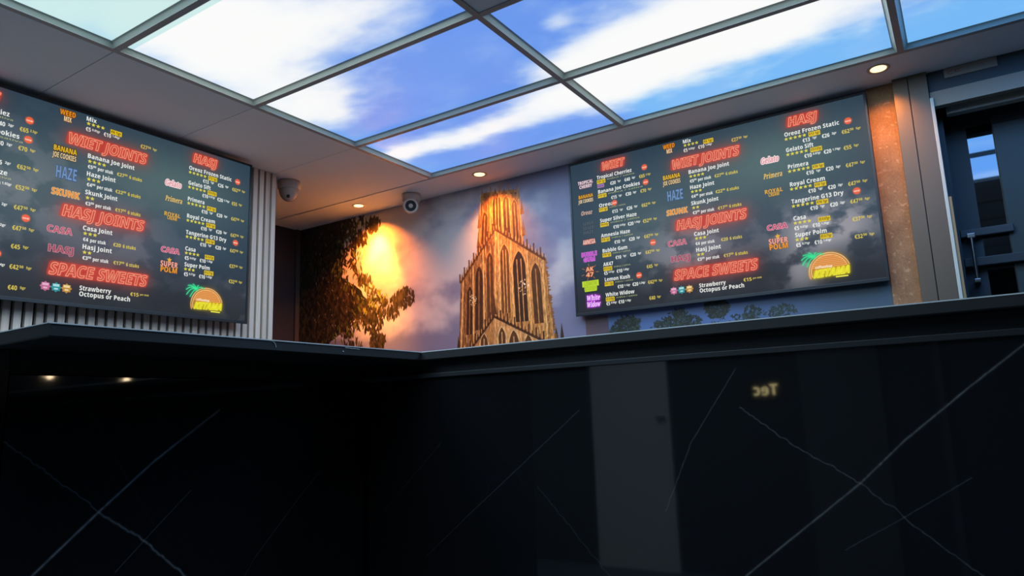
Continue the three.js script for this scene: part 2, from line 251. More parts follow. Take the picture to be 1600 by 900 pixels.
// slatted panel on the left wall
const woodMap = grain(128, 512, (x, y) => { const v = 208 + 34 * fbm(x * 0.09, y * 0.006, 3, 3) + 20 * fbm(x * 0.4, y * 0.02, 8, 2); return [v + 6, v, v - 7]; });
const slatMat = [0, 1, 2].map((k) => { const t = woodMap.clone(); t.offset.set(k * 0.31, k * 0.17); t.repeat.set(0.3, 1); t.needsUpdate = true; return std(['#f6f2ee', '#ece6e0', '#fffaf4'][k], 0.6, { map: t }); });
const slats = thing('slat_panel', 'vertical grey wood slats on black backing behind the left menu screen', 'wall panel', [-0.65, 0, 0.588]);
mesh('backing', bx(0, 0.008, 0, CEIL, 0, 2.2), M.black, slats);
{ const sg = rbx(0.008, 0.03, 0, CEIL, 0, 0.027, 0.0015); for (let k = 0; k < 55; k++) { const m = mesh('slat', sg, slatMat[(k * 7) % 3], slats); m.position.z = 0.0396 * k + 0.0002; } }

// ---------------------------------------------------------------- menu screens
const U = 2.048;                   // canvas pixels per unit; the display is 1000 x 571 units
function menuCanvas(right) {
  const W = 2048, H = 1170, [c, g] = canvas(W, H), img = g.createImageData(W, H);
  for (let py = 0; py < H; py++) for (let px = 0; px < W; px++) {
    const x = px / U, y = py / U, i = (py * W + px) * 4;
    let col = [44, 62, 78];
    const green = Math.exp(-(((x - 720) / 260) ** 2 + ((y - 150) / 130) ** 2)) + 0.5 * Math.exp(-(((x - 280) / 200) ** 2 + ((y - 250) / 160) ** 2));
    col = [col[0] + 34 * green, col[1] + 40 * green, col[2] + 26 * green];
    let s = 0;
    const f = 0.5 + 1.2 * fbm(x * 0.011, y * 0.013, right ? 2 : 31, 5);
    if (right) s = 1.0 * Math.exp(-(((x - 860) / 150) ** 2 + ((y - 390) / 85) ** 2)) + 0.6 * Math.exp(-(((x - 770) / 60) ** 2 + ((y - 520) / 70) ** 2)) + 0.55 * Math.exp(-(((x - 400) / 190) ** 2 + ((y - 400) / 110) ** 2));
    else s = 0.55 * Math.exp(-(((x - 250) / 220) ** 2 + ((y - 260) / 170) ** 2)) + 0.45 * Math.exp(-(((x - 960) / 90) ** 2 + ((y - 500) / 70) ** 2)) + 0.35 * Math.exp(-(((x - 620) / 200) ** 2 + ((y - 380) / 130) ** 2));
    s *= 0.3 + 1.1 * smooth(0.34, 0.68, f + 0.14 * s); const warm = Math.exp(-(((x - 510) / 170) ** 2 + ((y - 400) / 130) ** 2)); col = [col[0] + 34 * warm, col[1] + 16 * warm, col[2] + 14 * warm];
    const low = smooth(330, 560, y), smoke = [150, 148, 156];
    for (let q = 0; q < 3; q++) { let v = col[q] + ([36, 40, 47][q] - col[q]) * low; v += (smoke[q] - v) * clamp(s * (right ? 0.9 : 0.6)); img.data[i + q] = v; }
    img.data[i + 3] = 255;
  }
  g.putImageData(img, 0, 0);
  g.scale(U, U); g.textBaseline = 'alphabetic';
  const F = (size, bold = 'bold', italic = '') => { g.font = `${italic} ${bold} ${size}px sans-serif`; };
  function text(s, x, y, size, col, w, bold = 'bold') { F(size, bold); g.save(); g.translate(x, y); if (w) g.scale(w / g.measureText(s).width, 1); g.fillStyle = col; g.fillText(s, 0, 0); g.restore(); return w || g.measureText(s).width; }
  const WHITE = '#f0f2ec', YEL = '#e0c84e';
  function price(p, x, y, col = WHITE) { // '12 50 5gr' : amount, small cents, small weight
    const [a, cents, unit] = p; F(17); let w = text('€' + a, x, y, 17, col, g.measureText('€' + a).width * 0.79);
    if (cents) w += text(cents, x + w + 1, y - 5, 10, col, 10) + 1;
    if (unit) { F(9.5); text(unit, x + w + (unit.length > 4 ? 3 : 6), y - 5, 9.5, col, g.measureText(unit).width * (unit.length > 4 ? 0.82 : 0.95)); }
  }
  function tag(s, x, y, w = 34) { g.fillStyle = '#e3c31d'; g.fillRect(x, y - 13, w, 15); text(s, x + 2, y - 2, 11, '#4a3c00', w - 4); }
  function star(x, y, r) { g.beginPath(); for (let k = 0; k < 10; k++) { const a = -Math.PI / 2 + k * Math.PI / 5, q = k % 2 ? r * 0.45 : r; g.lineTo(x + q * Math.cos(a), y + q * Math.sin(a)); } g.closePath(); g.fill(); }
  const stars = (n, x, y) => { g.fillStyle = '#e0d44a'; for (let k = 0; k < n; k++) star(x + 6 + k * 13.5, y - 5, 6.6); };
  const dot = (x, y) => { g.save(); g.shadowColor = '#ff6a3c'; g.shadowBlur = 10; g.fillStyle = '#f0603c'; g.beginPath(); g.arc(x, y, 10, 0, 7); g.fill(); g.restore(); text('NEW', x - 8, y + 2.5, 7, '#ffe0d0', 16); };
  function neon(s, x, y, w, size) {
    g.save(); g.translate(x, y); g.transform(1, 0, -0.16, 1, 0, 0); F(size); const k = w / g.measureText(s).width; g.scale(k, 1);
    const h = size * 0.73, ww = w / k;
    g.save(); g.shadowColor = 'rgba(235,60,40,0.9)'; g.shadowBlur = 110; g.fillStyle = 'rgba(190,52,40,0.5)'; g.beginPath(); g.roundRect(-5 / k, -h - 4, ww + 8 / k, h + 8, 8); g.fill(); g.shadowBlur = 50; g.fillStyle = 'rgba(205,60,46,0.42)'; g.fill(); g.restore();
    g.lineJoin = 'round'; g.shadowColor = '#f05a40'; g.shadowBlur = 12; g.strokeStyle = 'rgba(240,110,84,0.9)'; g.lineWidth = 3.6; g.strokeText(s, 0, 0); g.shadowBlur = 0; g.fillStyle = 'rgba(196,74,50,0.8)'; g.fillText(s, 0, 0); g.strokeStyle = '#f8a88c'; g.lineWidth = 1.5; g.strokeText(s, 0, 0);
    g.restore();
  }
  function logo(lines, x, y, size, fill, edge, o = {}) {
    g.save(); g.translate(x, y); g.textAlign = 'center'; g.lineJoin = 'round'; if (o.skew) g.transform(1, 0, -o.skew, 1, 0, 0);
    if (o.glow) { g.shadowColor = o.glow; g.shadowBlur = 16; }
    g.font = `${o.italic ? 'italic' : ''} bold ${size}px ${o.font || 'sans-serif'}`; const lh = size * (o.lh || 0.92);
    lines.forEach((s, i) => { g.save(); g.translate(0, (i - (lines.length - 1) / 2) * lh + size * 0.35); const q = Math.min(1.6, (o.w || 58) / g.measureText(s).width) * (o.second && i ? o.second : 1); g.scale(q, 1); g.strokeStyle = edge; g.lineWidth = o.lw || 4; g.strokeText(s, 0, 0); g.fillStyle = Array.isArray(fill) ? fill[i] : fill; g.fillText(s, 0, 0); g.restore(); });
    g.restore();
  }
  // ---- WIET
  neon('WIET', 128, 46, 88, 40);
  const wiet = [
    ['Tropical Cherriez', 77, 138, 'a', [['20', '', '1gr'], ['40', '', '2gr'], ['65', '', '2.5gr']]], ['Banana Joe Cookies', 132, 165, 'a', [['15', '', '1gr'], ['30', '', '2gr'], ['70', '', '5gr']]],
    ['Oreoz', 185, 57, 'a', [['13', '', '1gr'], ['26', '', '2gr'], ['62', '50', '5gr']]], ['Super Silver Haze', 243, 143, 'a', [['10', '', '0.97gr'], ['20', '', '1.92gr'], ['52', '50', '5gr']]],
    ['Amnesia Haze', 300, 113, 'a', [['10', '', '1gr'], ['20', '', '2gr'], ['47', '50', '5gr']]], ['Bubble Gum', 357, 98, 'a', [['10', '', '1gr'], ['20', '', '2gr'], ['47', '50', '5gr']]],
    ['AK47', 408, 39, 'b', [['5', '', '0.51gr'], ['10', '', '1.08gr'], ['45', '', '5gr']]], ['Lemon Kush', 464, 99, 'a', [['10', '', '1.12gr'], ['20', '', '2,24gr'], ['42', '50', '5gr']]],
    ['White Widow', 520, 110, 'b', [['5', '', '0.59gr'], ['10', '', '1.18gr'], ['40', '', '5gr']]],
  ];
  wiet.forEach(([n, y, w, kind, p], i) => {
    const x = 107 + i;
    text(n, x, y, 19, WHITE, w); tag('€' + p[0][0] + ' ' + p[0][2], x, y + 16); text('indica / sativa', x + 40, y + 10, 7.5, '#b9bd7a', Math.max(64, w - 30), 'normal');
    price(p[0], kind === 'b' ? x + 1 : 159 + i * 0.6, y + 32); price(p[1], kind === 'b' ? 163 : 215 + i * 0.6, y + 31); price(p[2], 271 + i * 0.8, y + 31, YEL);
  });
  g.fillStyle = '#a87fb0'; g.fillRect(108, 97, 27, 14); text('NEW', 110, 108, 10, '#5c3566', 23);
  for (const [x, y] of [[293, 71], [294, 127], [171, 179], [305, 350], [246, 459]]) dot(x, y);
  logo(['TROPICAL', 'CHERRY'], 60, 85, 17, '#f6e9ec', '#6d3f52', { w: 62, second: 0.85 }); logo(['BANANA', 'JOE COOKIES'], 58, 140, 19, ['#f2b21a', '#f6e6c0'], '#3a1e08', { w: 60 });
  logo(['Oreoz'], 57, 196, 22, '#d9b09a', '#4a4a55', { w: 46, italic: 1 }); logo(['SUPER', 'SILVER', 'HAZE'], 62, 254, 18, '#56626c', '#1c262e', { w: 44, lw: 2 });
  logo(['AMNESIA'], 62, 308, 24, '#ffd9cc', '#a8321e', { w: 50 }); logo(['BUBBLE', 'GUM'], 59, 364, 22, '#b43fc0', '#e07be0', { w: 64, second: 0.75, lw: 3 });
  logo(['AK', '47'], 58, 421, 22, '#ffb98a', '#a3401a', { w: 30 }); g.strokeStyle = '#b5763a'; g.lineWidth = 2; for (let k = 0; k < 7; k++) { const a = k * 0.9 - 0.8; g.beginPath(); g.moveTo(58 + 24 * Math.cos(a), 421 + 22 * Math.sin(a)); g.lineTo(58 + 36 * Math.cos(a), 421 + 32 * Math.sin(a)); g.stroke(); }
  g.fillStyle = '#c3df2e'; g.fillRect(25, 453, 66, 22); g.fillRect(34, 473, 48, 20); logo(['LEMON', 'KUSH'], 58, 472, 20, '#b2cf24', '#6f8a10', { w: 54, lw: 1.2 });
  logo(['White', 'Widow'], 65, 530, 26, '#fff0ff', '#b01fd0', { w: 54, italic: 1, font: 'serif', glow: '#d030ff' });
  // ---- joints and sweets
  logo(['WEED', 'MIX'], 388, 24, 21, ['#f39a1e', '#f6e0b0'], '#7a3a06', { w: 42, second: 0.5, lh: 0.85 });
  text('Mix', 437, 19, 18, WHITE, 30); stars(4, 439, 32); price(['5', '', '0.83gr'], 438, 51); price(['10', '', '1.66gr'], 489, 51); tag('€6 1gr', 508, 36); price(['27', '50', '5gr'], 601, 54, YEL);
  neon('WIET JOINTS', 391, 103, 229, 45);
  neon('HASJ JOINTS', 390, 321, 234, 45);
  neon('SPACE SWEETS', 370, 494, 273, 47);
  const joints = [['Banana Joe Joint', 448, 132, 139, 4, ['5', '00'], ['27', '00'], 535, 164], ['Haze Joint', 449, 187, 84, 3, ['4', '00'], ['22', '00'], 534, 219], ['Skunk Joint', 449, 244, 93, 2, ['3', '00'], ['17', '50'], 537, 277], ['Casa Joint', 450, 352, 84, 3, ['4', ''], ['20', ''], 538, 385], ['Hasj Joint', 452, 408, 84, 2, ['3', '50'], ['17', '50'], 542, 440]];
  for (const [n, x, y, w, st, a, b, x2, y2] of joints) {
    text(n, x, y, 19, WHITE, w); stars(st, x + 2, y + 15);
    let q = text('€' + a[0], x + 3, y2, 15, WHITE, 15); if (a[1]) q += text(a[1], x + 3 + q, y2 - 5, 9, WHITE, 9); text('per stuk', x + 7 + q, y2, 15, WHITE, 45);
    q = text('€' + b[0], x2, y2, 15, YEL, 23); if (b[1]) q += text(b[1], x2 + q, y2 - 5, 9, YEL, 9); text('6 stuks', x2 + q + 5, y2, 15, YEL, 40);
  }
  logo(['BANANA', 'JOE COOKIES'], 388, 138, 22, ['#f4c40f', '#f2d9a8'], '#4a2a06', { w: 62 }); logo(['HAZE'], 396, 197, 50, '#6f90bd', '#2c4a78', { w: 58 }); logo(['SKUNK'], 398, 256, 26, '#e98a2e', '#f6cf8a', { w: 74, lw: 2.4 });
  logo(['CASA'], 390, 366, 26, '#b65a6e', '#e79aa6', { w: 66, lw: 2.4 }); logo(['HASJ'], 398, 421, 28, '#9c4a5e', '#d98a98', { w: 70, lw: 2.4 });
  text('Strawberry', 453, 530, 19, WHITE, 88); text('Octopus or Peach', 453, 547, 19, WHITE, 146); { const q = text('€15', 597, 529, 16, YEL); text('per stuk', 600 + q, 525, 8, YEL, 28); }
  for (const [x, a, b] of [[366, '#c06a90', '#e6b0cc'], [393, '#2f8f98', '#a8dfe0'], [420, '#c08a3a', '#f0d79a']]) { g.fillStyle = a; g.beginPath(); for (let k = 0; k < 16; k++) { const t = k / 16 * 6.283, q = k % 2 ? 11 : 14.5; g.lineTo(x + q * Math.cos(t), 530 + q * Math.sin(t)); } g.fill(); g.fillStyle = b; g.fillRect(x - 8, 521, 16, 7); g.fillRect(x - 5, 532, 10, 5); }
  // ---- HASJ
  neon('HASJ', 777, 47, 88, 41);
  const hasj = [['Oreoz Frozen Static', 78, 161, 5, 'a', [['13', '', '1gr'], ['26', '', '2gr'], ['62', '50', '5gr']]], ['Gelato Sift', 130, 82, 5, 'a', [['10', '', '0.87gr'], ['20', '', '1.74gr'], ['55', '', '5gr']]], ['Primera', 186, 62, 5, 'a', [['10', '', '1gr'], ['20', '', '2gr'], ['47', '50', '5gr']]], ['Royal Cream', 245, 104, 5, 'a', [['10', '', '1gr'], ['20', '', '2gr'], ['47', '50', '5gr']]], ['Tangerine G13 Dry', 301, 149, 5, 'a', [['10', '', '1gr'], ['20', '', '2gr'], ['47', '50', '5gr']]], ['Casa', 356, 38, 4, 'b', [['5', '', '0.67gr'], ['10', '', '1.35gr'], ['37', '50', '5gr']]], ['Super Polm', 410, 92, 3, 'b', [['5', '', '0.71gr'], ['10', '', '1.43gr'], ['32', '50', '5gr']]]];
  for (const [n, y, w, st, kind, p] of hasj) { text(n, 765, y, 19, WHITE, w); stars(st, 764, y + 14); tag('€' + p[0][0] + ' ' + p[0][2], 836, y + 16); price(p[0], kind === 'b' ? 765 : 817, y + 32); price(p[1], kind === 'b' ? 818 : 873, y + 32); price(p[2], 929, y + 33, YEL); }
  dot(950, 73); dot(950, 297);
  logo(['Gelato'], 713, 143, 26, '#d98a94', '#ffe2e2', { w: 56, italic: 1, font: 'serif', lw: 6 }); logo(['Primera'], 718, 196, 24, '#f0cf80', '#5a3f10', { w: 58, italic: 1, font: 'serif', lw: 2 }); logo(['ROYAL', 'CREAM'], 716, 253, 18, '#e8b44a', '#5a3a0c', { w: 56, second: 0.6, lh: 0.62, lw: 1.5 });
  logo(['CASA'], 715, 367, 24, '#b8506e', '#f0a0b0', { w: 62, lw: 3 }); logo(['SUPER', 'POLM'], 714, 422, 24, ['#ffb0a0', '#f4a01c'], '#8a3a0a', { w: 58, lh: 0.75, lw: 2 }); g.fillStyle = '#f0b030'; star(714, 398, 9);
  // ---- emblem: neon sun with palm
  g.save(); g.shadowColor = '#e0b400'; g.shadowBlur = 40; g.fillStyle = 'rgba(170,140,20,0.55)'; g.beginPath(); g.arc(852, 528, 52, Math.PI, 0); g.lineTo(904, 546); g.lineTo(800, 546); g.fill(); g.shadowColor = '#ff7a2a'; g.shadowBlur = 30; g.fillStyle = 'rgba(200,120,60,0.35)'; g.beginPath(); g.arc(852, 526, 52, Math.PI, 0); g.fill(); g.restore();
  g.save(); g.lineCap = 'round'; g.shadowColor = '#ff9a40'; g.shadowBlur = 8; g.strokeStyle = '#f8cf8e'; g.lineWidth = 2.2;
  for (const r of [57, 51]) { g.beginPath(); g.arc(851, 530, r, Math.PI * 0.92, Math.PI * (r > 55 ? 1.92 : 1.9)); g.stroke(); }
  g.strokeStyle = '#f0a868'; for (let y = 482; y < 520; y += 5.6) { const h = Math.sqrt(Math.max(0, 51 * 51 - (530 - y) ** 2)); g.beginPath(); g.moveTo(851 - h, y); g.lineTo(851 + h, y); g.stroke(); }
  g.beginPath(); g.moveTo(794, 530); g.lineTo(797, 548); g.stroke();
  g.shadowColor = '#30ffa0'; g.strokeStyle = '#38e090'; g.lineWidth = 3; g.shadowBlur = 16;
  for (const [dx, dy, bend] of [[-34, 20, -20], [-36, 4, -16], [-30, -10, -10], [-14, -16, -8], [6, -14, -8], [26, -6, -12], [-22, 26, -12]]) { g.beginPath(); g.moveTo(812, 482); g.quadraticCurveTo(812 + dx * 0.5, 482 + dy * 0.5 + bend, 812 + dx, 482 + dy); g.stroke(); }
  g.restore();
  g.save(); g.shadowColor = '#fff000'; g.shadowBlur = 14; g.translate(803, 546); g.transform(1, -0.04, -0.12, 1, 0, 0); F(31, 'bold', 'italic'); g.scale(101 / g.measureText('KETAMA').width, 1); g.fillStyle = '#b5ab14'; g.fillText('KETAMA', 0, 0); g.strokeStyle = '#f4f03c'; g.lineWidth = 2; g.strokeText('KETAMA', 0, 0); g.restore();
  text('coffeeshop', 812, 519, 11, '#fff6dc', 48); g.fillStyle = '#f2ee4a'; g.fillRect(866, 548, 34, 4);
  return texture(c);
}
function menuScreen(right) {
  const t = thing('menu_screen', right ? 'right menu screen with neon headings, beside the orange lit stone pillar' : 'left menu screen with neon headings, hung on the grey slats', 'screen', right ? [1.506, 2.005, -0.265] : [-0.57, 2.005, 1.536], 'wall-mounted menu screens');
  if (!right) t.rotation.y = Math.PI / 2;
  const w = 1.468, h = 0.838;
  mesh('casing', rbx(-w / 2 + 0.004, w / 2 - 0.004, -h / 2 + 0.004, h / 2 - 0.004, -0.020, 0.018, 0.004), M.plastic, t);
  const b = 0.008, s = new THREE.Shape([[-w / 2, -h / 2], [w / 2, -h / 2], [w / 2, h / 2], [-w / 2, h / 2]].map(([x, y]) => new THREE.Vector2(x, y)));
  s.holes.push(new THREE.Path([[-w / 2 + b, -h / 2 + b * 1.6], [-w / 2 + b, h / 2 - b], [w / 2 - b, h / 2 - b], [w / 2 - b, -h / 2 + b * 1.6]].map(([x, y]) => new THREE.Vector2(x, y))));
  mesh('bezel', new THREE.ExtrudeGeometry(s, { depth: 0.006, bevelEnabled: true, bevelThickness: 0.001, bevelSize: 0.001, bevelSegments: 2 }).translate(0, 0, 0.018), std('#30363b', 0.35, { metalness: 0.5 }), t);
  const m = new THREE.MeshPhysicalMaterial({ color: 0x08090a, roughness: 0.5, specularIntensity: 0.3, emissive: 0xffffff, emissiveMap: menuCanvas(right), emissiveIntensity: 0.95 });
  mesh('display', new THREE.BoxGeometry(w - 0.015, h - 0.02, 0.004).translate(0, 0.002, 0.0185), m, t);
  mesh('wall_bracket', rbx(-0.2, 0.2, -0.12, 0.12, right ? -0.026 : -0.05, -0.02, 0.002), M.black, t);
  const l = new THREE.RectAreaLight(new THREE.Color(0.8, 0.9, 1.0), 0.06, w - 0.05, h - 0.05); l.position.set(0, 0, 0.03); l.rotation.y = Math.PI; l.name = 'screen_light'; t.add(l);
}
menuScreen(true); menuScreen(false);

// ---------------------------------------------------------------- pillar, column and door at the right
const stoneMap = grain(256, 1024, (x, y) => { const n = fbm(x * 0.006, y * 0.03, 2, 5), f = fbm(x * 0.05, y * 0.28, 9, 3), v = smooth(0.3, 0.5, fbm(x * 0.02 + y * 0.03, y * 0.12, 17, 4) * 1.6); return [146 + 30 * n + 26 * f + 30 * v, 112 + 26 * n + 24 * f + 30 * v, 78 + 20 * n + 20 * f + 26 * v]; });
const pillar = thing('stone_pillar', 'orange lit rough stone pillar between the right menu screen and the grey column', 'pillar', [2.2925, 0, -0.28]);
mesh('stone_facing', rbx(-0.052, 0.052, 0, CEIL, -0.02, 0.0, 0.002), std('#ffffff', 0.8, { map: stoneMap, bumpMap: stoneMap, bumpScale: 0.001 }), pillar);
const column = thing('metal_column', 'grey metal clad column with a dark vertical seam, left of the glass door', 'column', [2.41, 0, -0.25]);
mesh('core', bx(-0.06, 0.06, 0, CEIL, -0.05, -0.004), M.black, column);
mesh('cladding', rbx(-0.065, -0.0085, 0, CEIL, -0.05, 0, 0.002), M.steel, column); mesh('cladding', rbx(-0.0055, 0.063, 0, CEIL, -0.05, 0, 0.002), M.steel, column);
mesh('edge_strip', rbx(0.063, 0.076, 0, 2.33, -0.05, 0.001, 0.002), std('#b9c4bb', 0.4), column, 'pale edge strip');
mesh('wood_strip', rbx(0.076, 0.088, 0, 1.90, -0.05, -0.003, 0.002), std('#8d7a58', 0.6), column, 'brown wooden edge strip');
struct('trim_3', [bx(2.475, 4.95, 2.294, 2.358, -0.30, -0.262)], std('#8d867a', 0.6));
struct('trim_4', bx(2.475, 4.95, 2.358, CEIL, -0.30, -0.272), M.header);
{ const [c, g] = canvas(256, 96); g.fillStyle = '#8a8478'; g.fillRect(0, 0, 256, 96); g.strokeStyle = '#8a4a40'; g.lineWidth = 5; g.beginPath(); g.arc(34, 52, 16, 0.9, 5.4); g.stroke(); g.beginPath(); g.arc(70, 46, 16, 0.9, 5.4); g.moveTo(56, 46); g.lineTo(78, 44); g.stroke(); g.fillStyle = '#6e6a62'; g.fillRect(12, 26, 120, 3);
  const sign = thing('sign_plate', 'small faded beige plate on the dark lintel above the door', 'sign', [2.627, 2.434, -0.271]);
  mesh('plate', rbx(-0.092, 0.092, -0.028, 0.014, -0.001, 0.005, 0.001), std('#8a8478', 0.6), sign); mesh('print', new THREE.PlaneGeometry(0.18, 0.038).translate(0, -0.007, 0.0055), std('#ffffff', 0.6, { map: texture(c) }), sign); }
const closer = thing('door_closer', 'long grey door closer bar under the lintel, above the glass door', 'door closer', [2.531, 2.2925, -0.337]);
mesh('housing', rbx(0, 0.75, -0.0172, 0.0172, -0.045, 0, 0.003), std('#a3a79f', 0.5), closer); mesh('end_cap', rbx(-0.006, 0.012, -0.0155, 0.0155, -0.042, -0.003, 0.003), std('#aeb0a8', 0.5), closer);
const door = struct('door_1');
const DZ = -0.53;                 // face of the glass
mesh('door_frame', [bx(2.476, 2.508, 0, 2.40, DZ - 0.07, DZ + 0.14), bx(2.508, 3.45, 2.285, 2.40, DZ - 0.07, DZ + 0.02)], M.doorframe, door);
mesh('door_leaf', [bx(2.508, 2.588, 0, 2.285, DZ - 0.03, DZ + 0.01), bx(2.588, 2.682, 2.262, 2.285, DZ - 0.03, DZ + 0.01), bx(2.588, 2.682, 0, 1.0, DZ - 0.03, DZ + 0.01)], M.doorframe, door);
mesh('glass_pane', bx(2.588, 2.682, 1.0, 2.262, DZ - 0.015, DZ), M.mirrorglass, door);
mesh('door_panel', rbx(2.682, 3.44, 0, 2.25, DZ - 0.04, DZ + 0.022, 0.004), M.doorpanel, door);
mesh('top_rail', bx(2.682, 3.44, 2.25, 2.284, DZ - 0.03, DZ + 0.016), std('#4d555a', 0.4), door);
mesh('push_bar', rbx(2.510, 2.70, 1.768, 1.802, DZ + 0.012, DZ + 0.045, 0.004), std('#3c4347', 0.4), door); mesh('push_bar', rbx(2.510, 3.4, 1.638, 1.676, DZ + 0.012, DZ + 0.055, 0.004), std('#343b3f', 0.4), door);
const handle = mesh('door_handle', new THREE.CylinderGeometry(0.007, 0.007, 0.20, 16).translate(2.547, 1.667, DZ + 0.08), M.chrome, door);
mesh('handle_mount', [rbx(2.532, 2.562, 1.755, 1.776, DZ + 0.045, DZ + 0.088, 0.003), rbx(2.535, 2.559, 1.566, 1.582, DZ + 0.01, DZ + 0.088, 0.003)], M.chrome, handle);

// ---------------------------------------------------------------- counter
const TOP = 1.26, TH = 0.022;
const shape = new THREE.Shape();
[[1.304, -2.51], [1.304, -1.645], [4.94, -1.645], [4.94, -1.04], [0.70, -1.04], [0.70, -2.51]].forEach(([x, y], i) => (i ? shape.lineTo(x, y) : shape.moveTo(x, y)));
const top = mesh('countertop', new THREE.ExtrudeGeometry(shape, { depth: TH - 0.004, bevelEnabled: true, bevelThickness: 0.002, bevelSize: 0.002, bevelOffset: -0.002, bevelSegments: 1 }).rotateX(-Math.PI / 2).translate(0, TOP - TH + 0.002, 0), M.slab);
Object.assign(top.userData, { label: 'dark grey L-shaped countertop running under both menu screens', category: 'countertop' });
mesh('edge_highlight', [bx(1.3035, 1.3055, TOP - 0.0018, TOP + 0.0003, 1.6475, 2.508), bx(1.306, 4.94, TOP - 0.0018, TOP + 0.0003, 1.6435, 1.6455), bx(0.70, 1.3035, TOP - 0.0012, TOP + 0.0002, 2.5085, 2.5105)], std('#e2e6e4', 0.35), top, 'thin painted highlight along the top edge');  // pale strip added as the ceiling light caught along the top edge
// chips worn into its front edge
const chipMat = std('#b9bcb8', 0.8);
const arc = new THREE.TubeGeometry(new THREE.QuadraticBezierCurve3(new THREE.Vector3(1.3045, 1.2585, 2.107), new THREE.Vector3(1.3045, 1.257, 2.094), new THREE.Vector3(1.3045, 1.246, 2.092)), 10, 0.0009, 6);
mesh('chip', arc, chipMat, top, 'pale scratch'); mesh('chip', new THREE.SphereGeometry(0.0022, 12, 8).translate(1.3035, 1.247, 1.91), chipMat, top, 'pale scratch');
mesh('chip', new THREE.TubeGeometry(new THREE.LineCurve3(new THREE.Vector3(1.3045, 1.2555, 1.905), new THREE.Vector3(1.3045, 1.2545, 1.86)), 6, 0.0009, 6), chipMat, top, 'pale scratch');

function marble(w, h, draw) {   // black stone, veins drawn in metres from the lower left corner
  const S = 1200, [c, g] = canvas(Math.round(w * S), Math.round(h * S));
  g.fillStyle = '#18191b'; g.fillRect(0, 0, c.width, c.height);
  for (let i = 0; i < 900; i++) { g.fillStyle = `rgba(${rr(20, 40)},${rr(20, 40)},${rr(20, 40)},0.12)`; g.beginPath(); g.arc(rr(0, c.width), rr(0, c.height), rr(1, 14), 0, 7); g.fill(); }
  const vein = (pts, wide, a) => {
    for (let i = 0; i + 1 < pts.length; i++) {
      const [x0, y0] = pts[i], [x1, y1] = pts[i + 1], n = Math.max(6, Math.round(Math.hypot(x1 - x0, y1 - y0) / 0.006)); let px = x0, py = y0;
      for (let k = 1; k <= n; k++) {
        const f = k / n, jx = k < n ? 0.006 * fbm(f * 9 + x0 * 7, y0 * 5, i + 3) : 0, x = x0 + (x1 - x0) * f + jx, y = y0 + (y1 - y0) * f + jx;
        for (const [m, q] of [[2.6, 0.22], [1, 1]]) { g.strokeStyle = `rgba(206,204,198,${a * q * (0.65 + 0.7 * (0.5 + fbm(f * 14, x0 * 9, 6)))})`; g.lineWidth = wide * m * S; g.beginPath(); g.moveTo(px * S, c.height - py * S); g.lineTo(x * S, c.height - y * S); g.stroke(); }
        px = x; py = y;
      }
    }
  };
  draw(vein);
  return std('#ffffff', 0.035, { map: texture(c), ior: 1.62 });
}
const Y0 = 0.1, Y1 = 1.194;
const leftStone = marble(0.85, Y1 - Y0, (v) => { const P = (z, y) => [2.468 - z, y - Y0]; // seen from the front, z falls to the right
  v([P(2.46, 0.80), P(2.408, 0.853), P(2.303, 0.945), P(2.2, 1.03), P(2.057, 1.129)], 0.0034, 0.55); v([P(2.47, 1.082), P(2.39, 1.02), P(2.303, 0.945)], 0.0018, 0.3); v([P(2.303, 0.945), P(2.22, 0.885), P(2.13, 0.804), P(2.0, 0.7)], 0.003, 0.45);
  v([P(2.266, 0.831), P(2.19, 0.90), P(2.117, 0.965)], 0.0014, 0.3); v([P(1.954, 0.803), P(1.82, 0.93), P(1.686, 1.041)], 0.0016, 0.22); v([P(2.03, 0.70), P(1.954, 0.803)], 0.0012, 0.18); });
const rightStone = marble(1.6, Y1 - Y0, (v) => { const P = (x, y) => [x - 1.1, y - Y0];
  v([P(1.99, 0.70), P(2.068, 0.783), P(2.283, 0.957), P(2.36, 1.03), P(2.47, 1.12), P(2.56, 1.19)], 0.0026, 0.34); v([P(2.085, 1.095), P(2.18, 1.02), P(2.283, 0.957), P(2.432, 0.826), P(2.56, 0.72)], 0.0018, 0.24);
  v([P(1.919, 0.892), P(1.984, 1.03), P(2.085, 1.171)], 0.0016, 0.2); v([P(2.245, 0.842), P(2.341, 0.90), P(2.45, 0.97)], 0.0014, 0.18); v([P(1.29, 0.758), P(1.42, 0.86), P(1.553, 0.961), P(1.736, 1.101)], 0.0016, 0.16); v([P(1.62, 0.934), P(1.741, 0.806), P(1.85, 0.70)], 0.0016, 0.12); v([P(1.15, 0.86), P(1.347, 1.035)], 0.0012, 0.14); });
const cl = thing('counter', 'short left counter run faced in black marble with crossing white veins', 'counter', [0, 0, 0], 'black marble faced counter runs');
mesh('body', bx(0.72, 1.06, 0.1, TOP - TH - 0.001, 1.60, 2.47), M.black, cl); mesh('plinth', bx(0.76, 1.03, 0, 0.1, 1.62, 2.43), M.black, cl);
mesh('apron', bx(1.06, 1.076, 1.195, TOP - TH - 0.001, 1.60, 2.47), M.apron, cl); mesh('end_rail', rbx(0.72, 1.08, 1.205, TOP - TH - 0.001, 2.47, 2.49, 0.002), M.strip, cl);
mesh('end_panel', bx(0.72, 1.08, 0.1, 1.204, 2.47, 2.488), std('#0a0a0b', 0.12), cl);
mesh('marble_panel', bx(1.06, 1.08, Y0, Y1, 1.621, 2.468), leftStone, cl);
const cr = thing('counter', 'long right counter run faced in black marble with thin white veins', 'counter', [0, 0, 0], 'black marble faced counter runs');
mesh('body', bx(0.72, 4.94, 0.1, TOP - TH - 0.001, 1.06, 1.598), M.black, cr); mesh('plinth', bx(1.1, 4.94, 0, 0.1, 1.1, 1.57), M.black, cr);
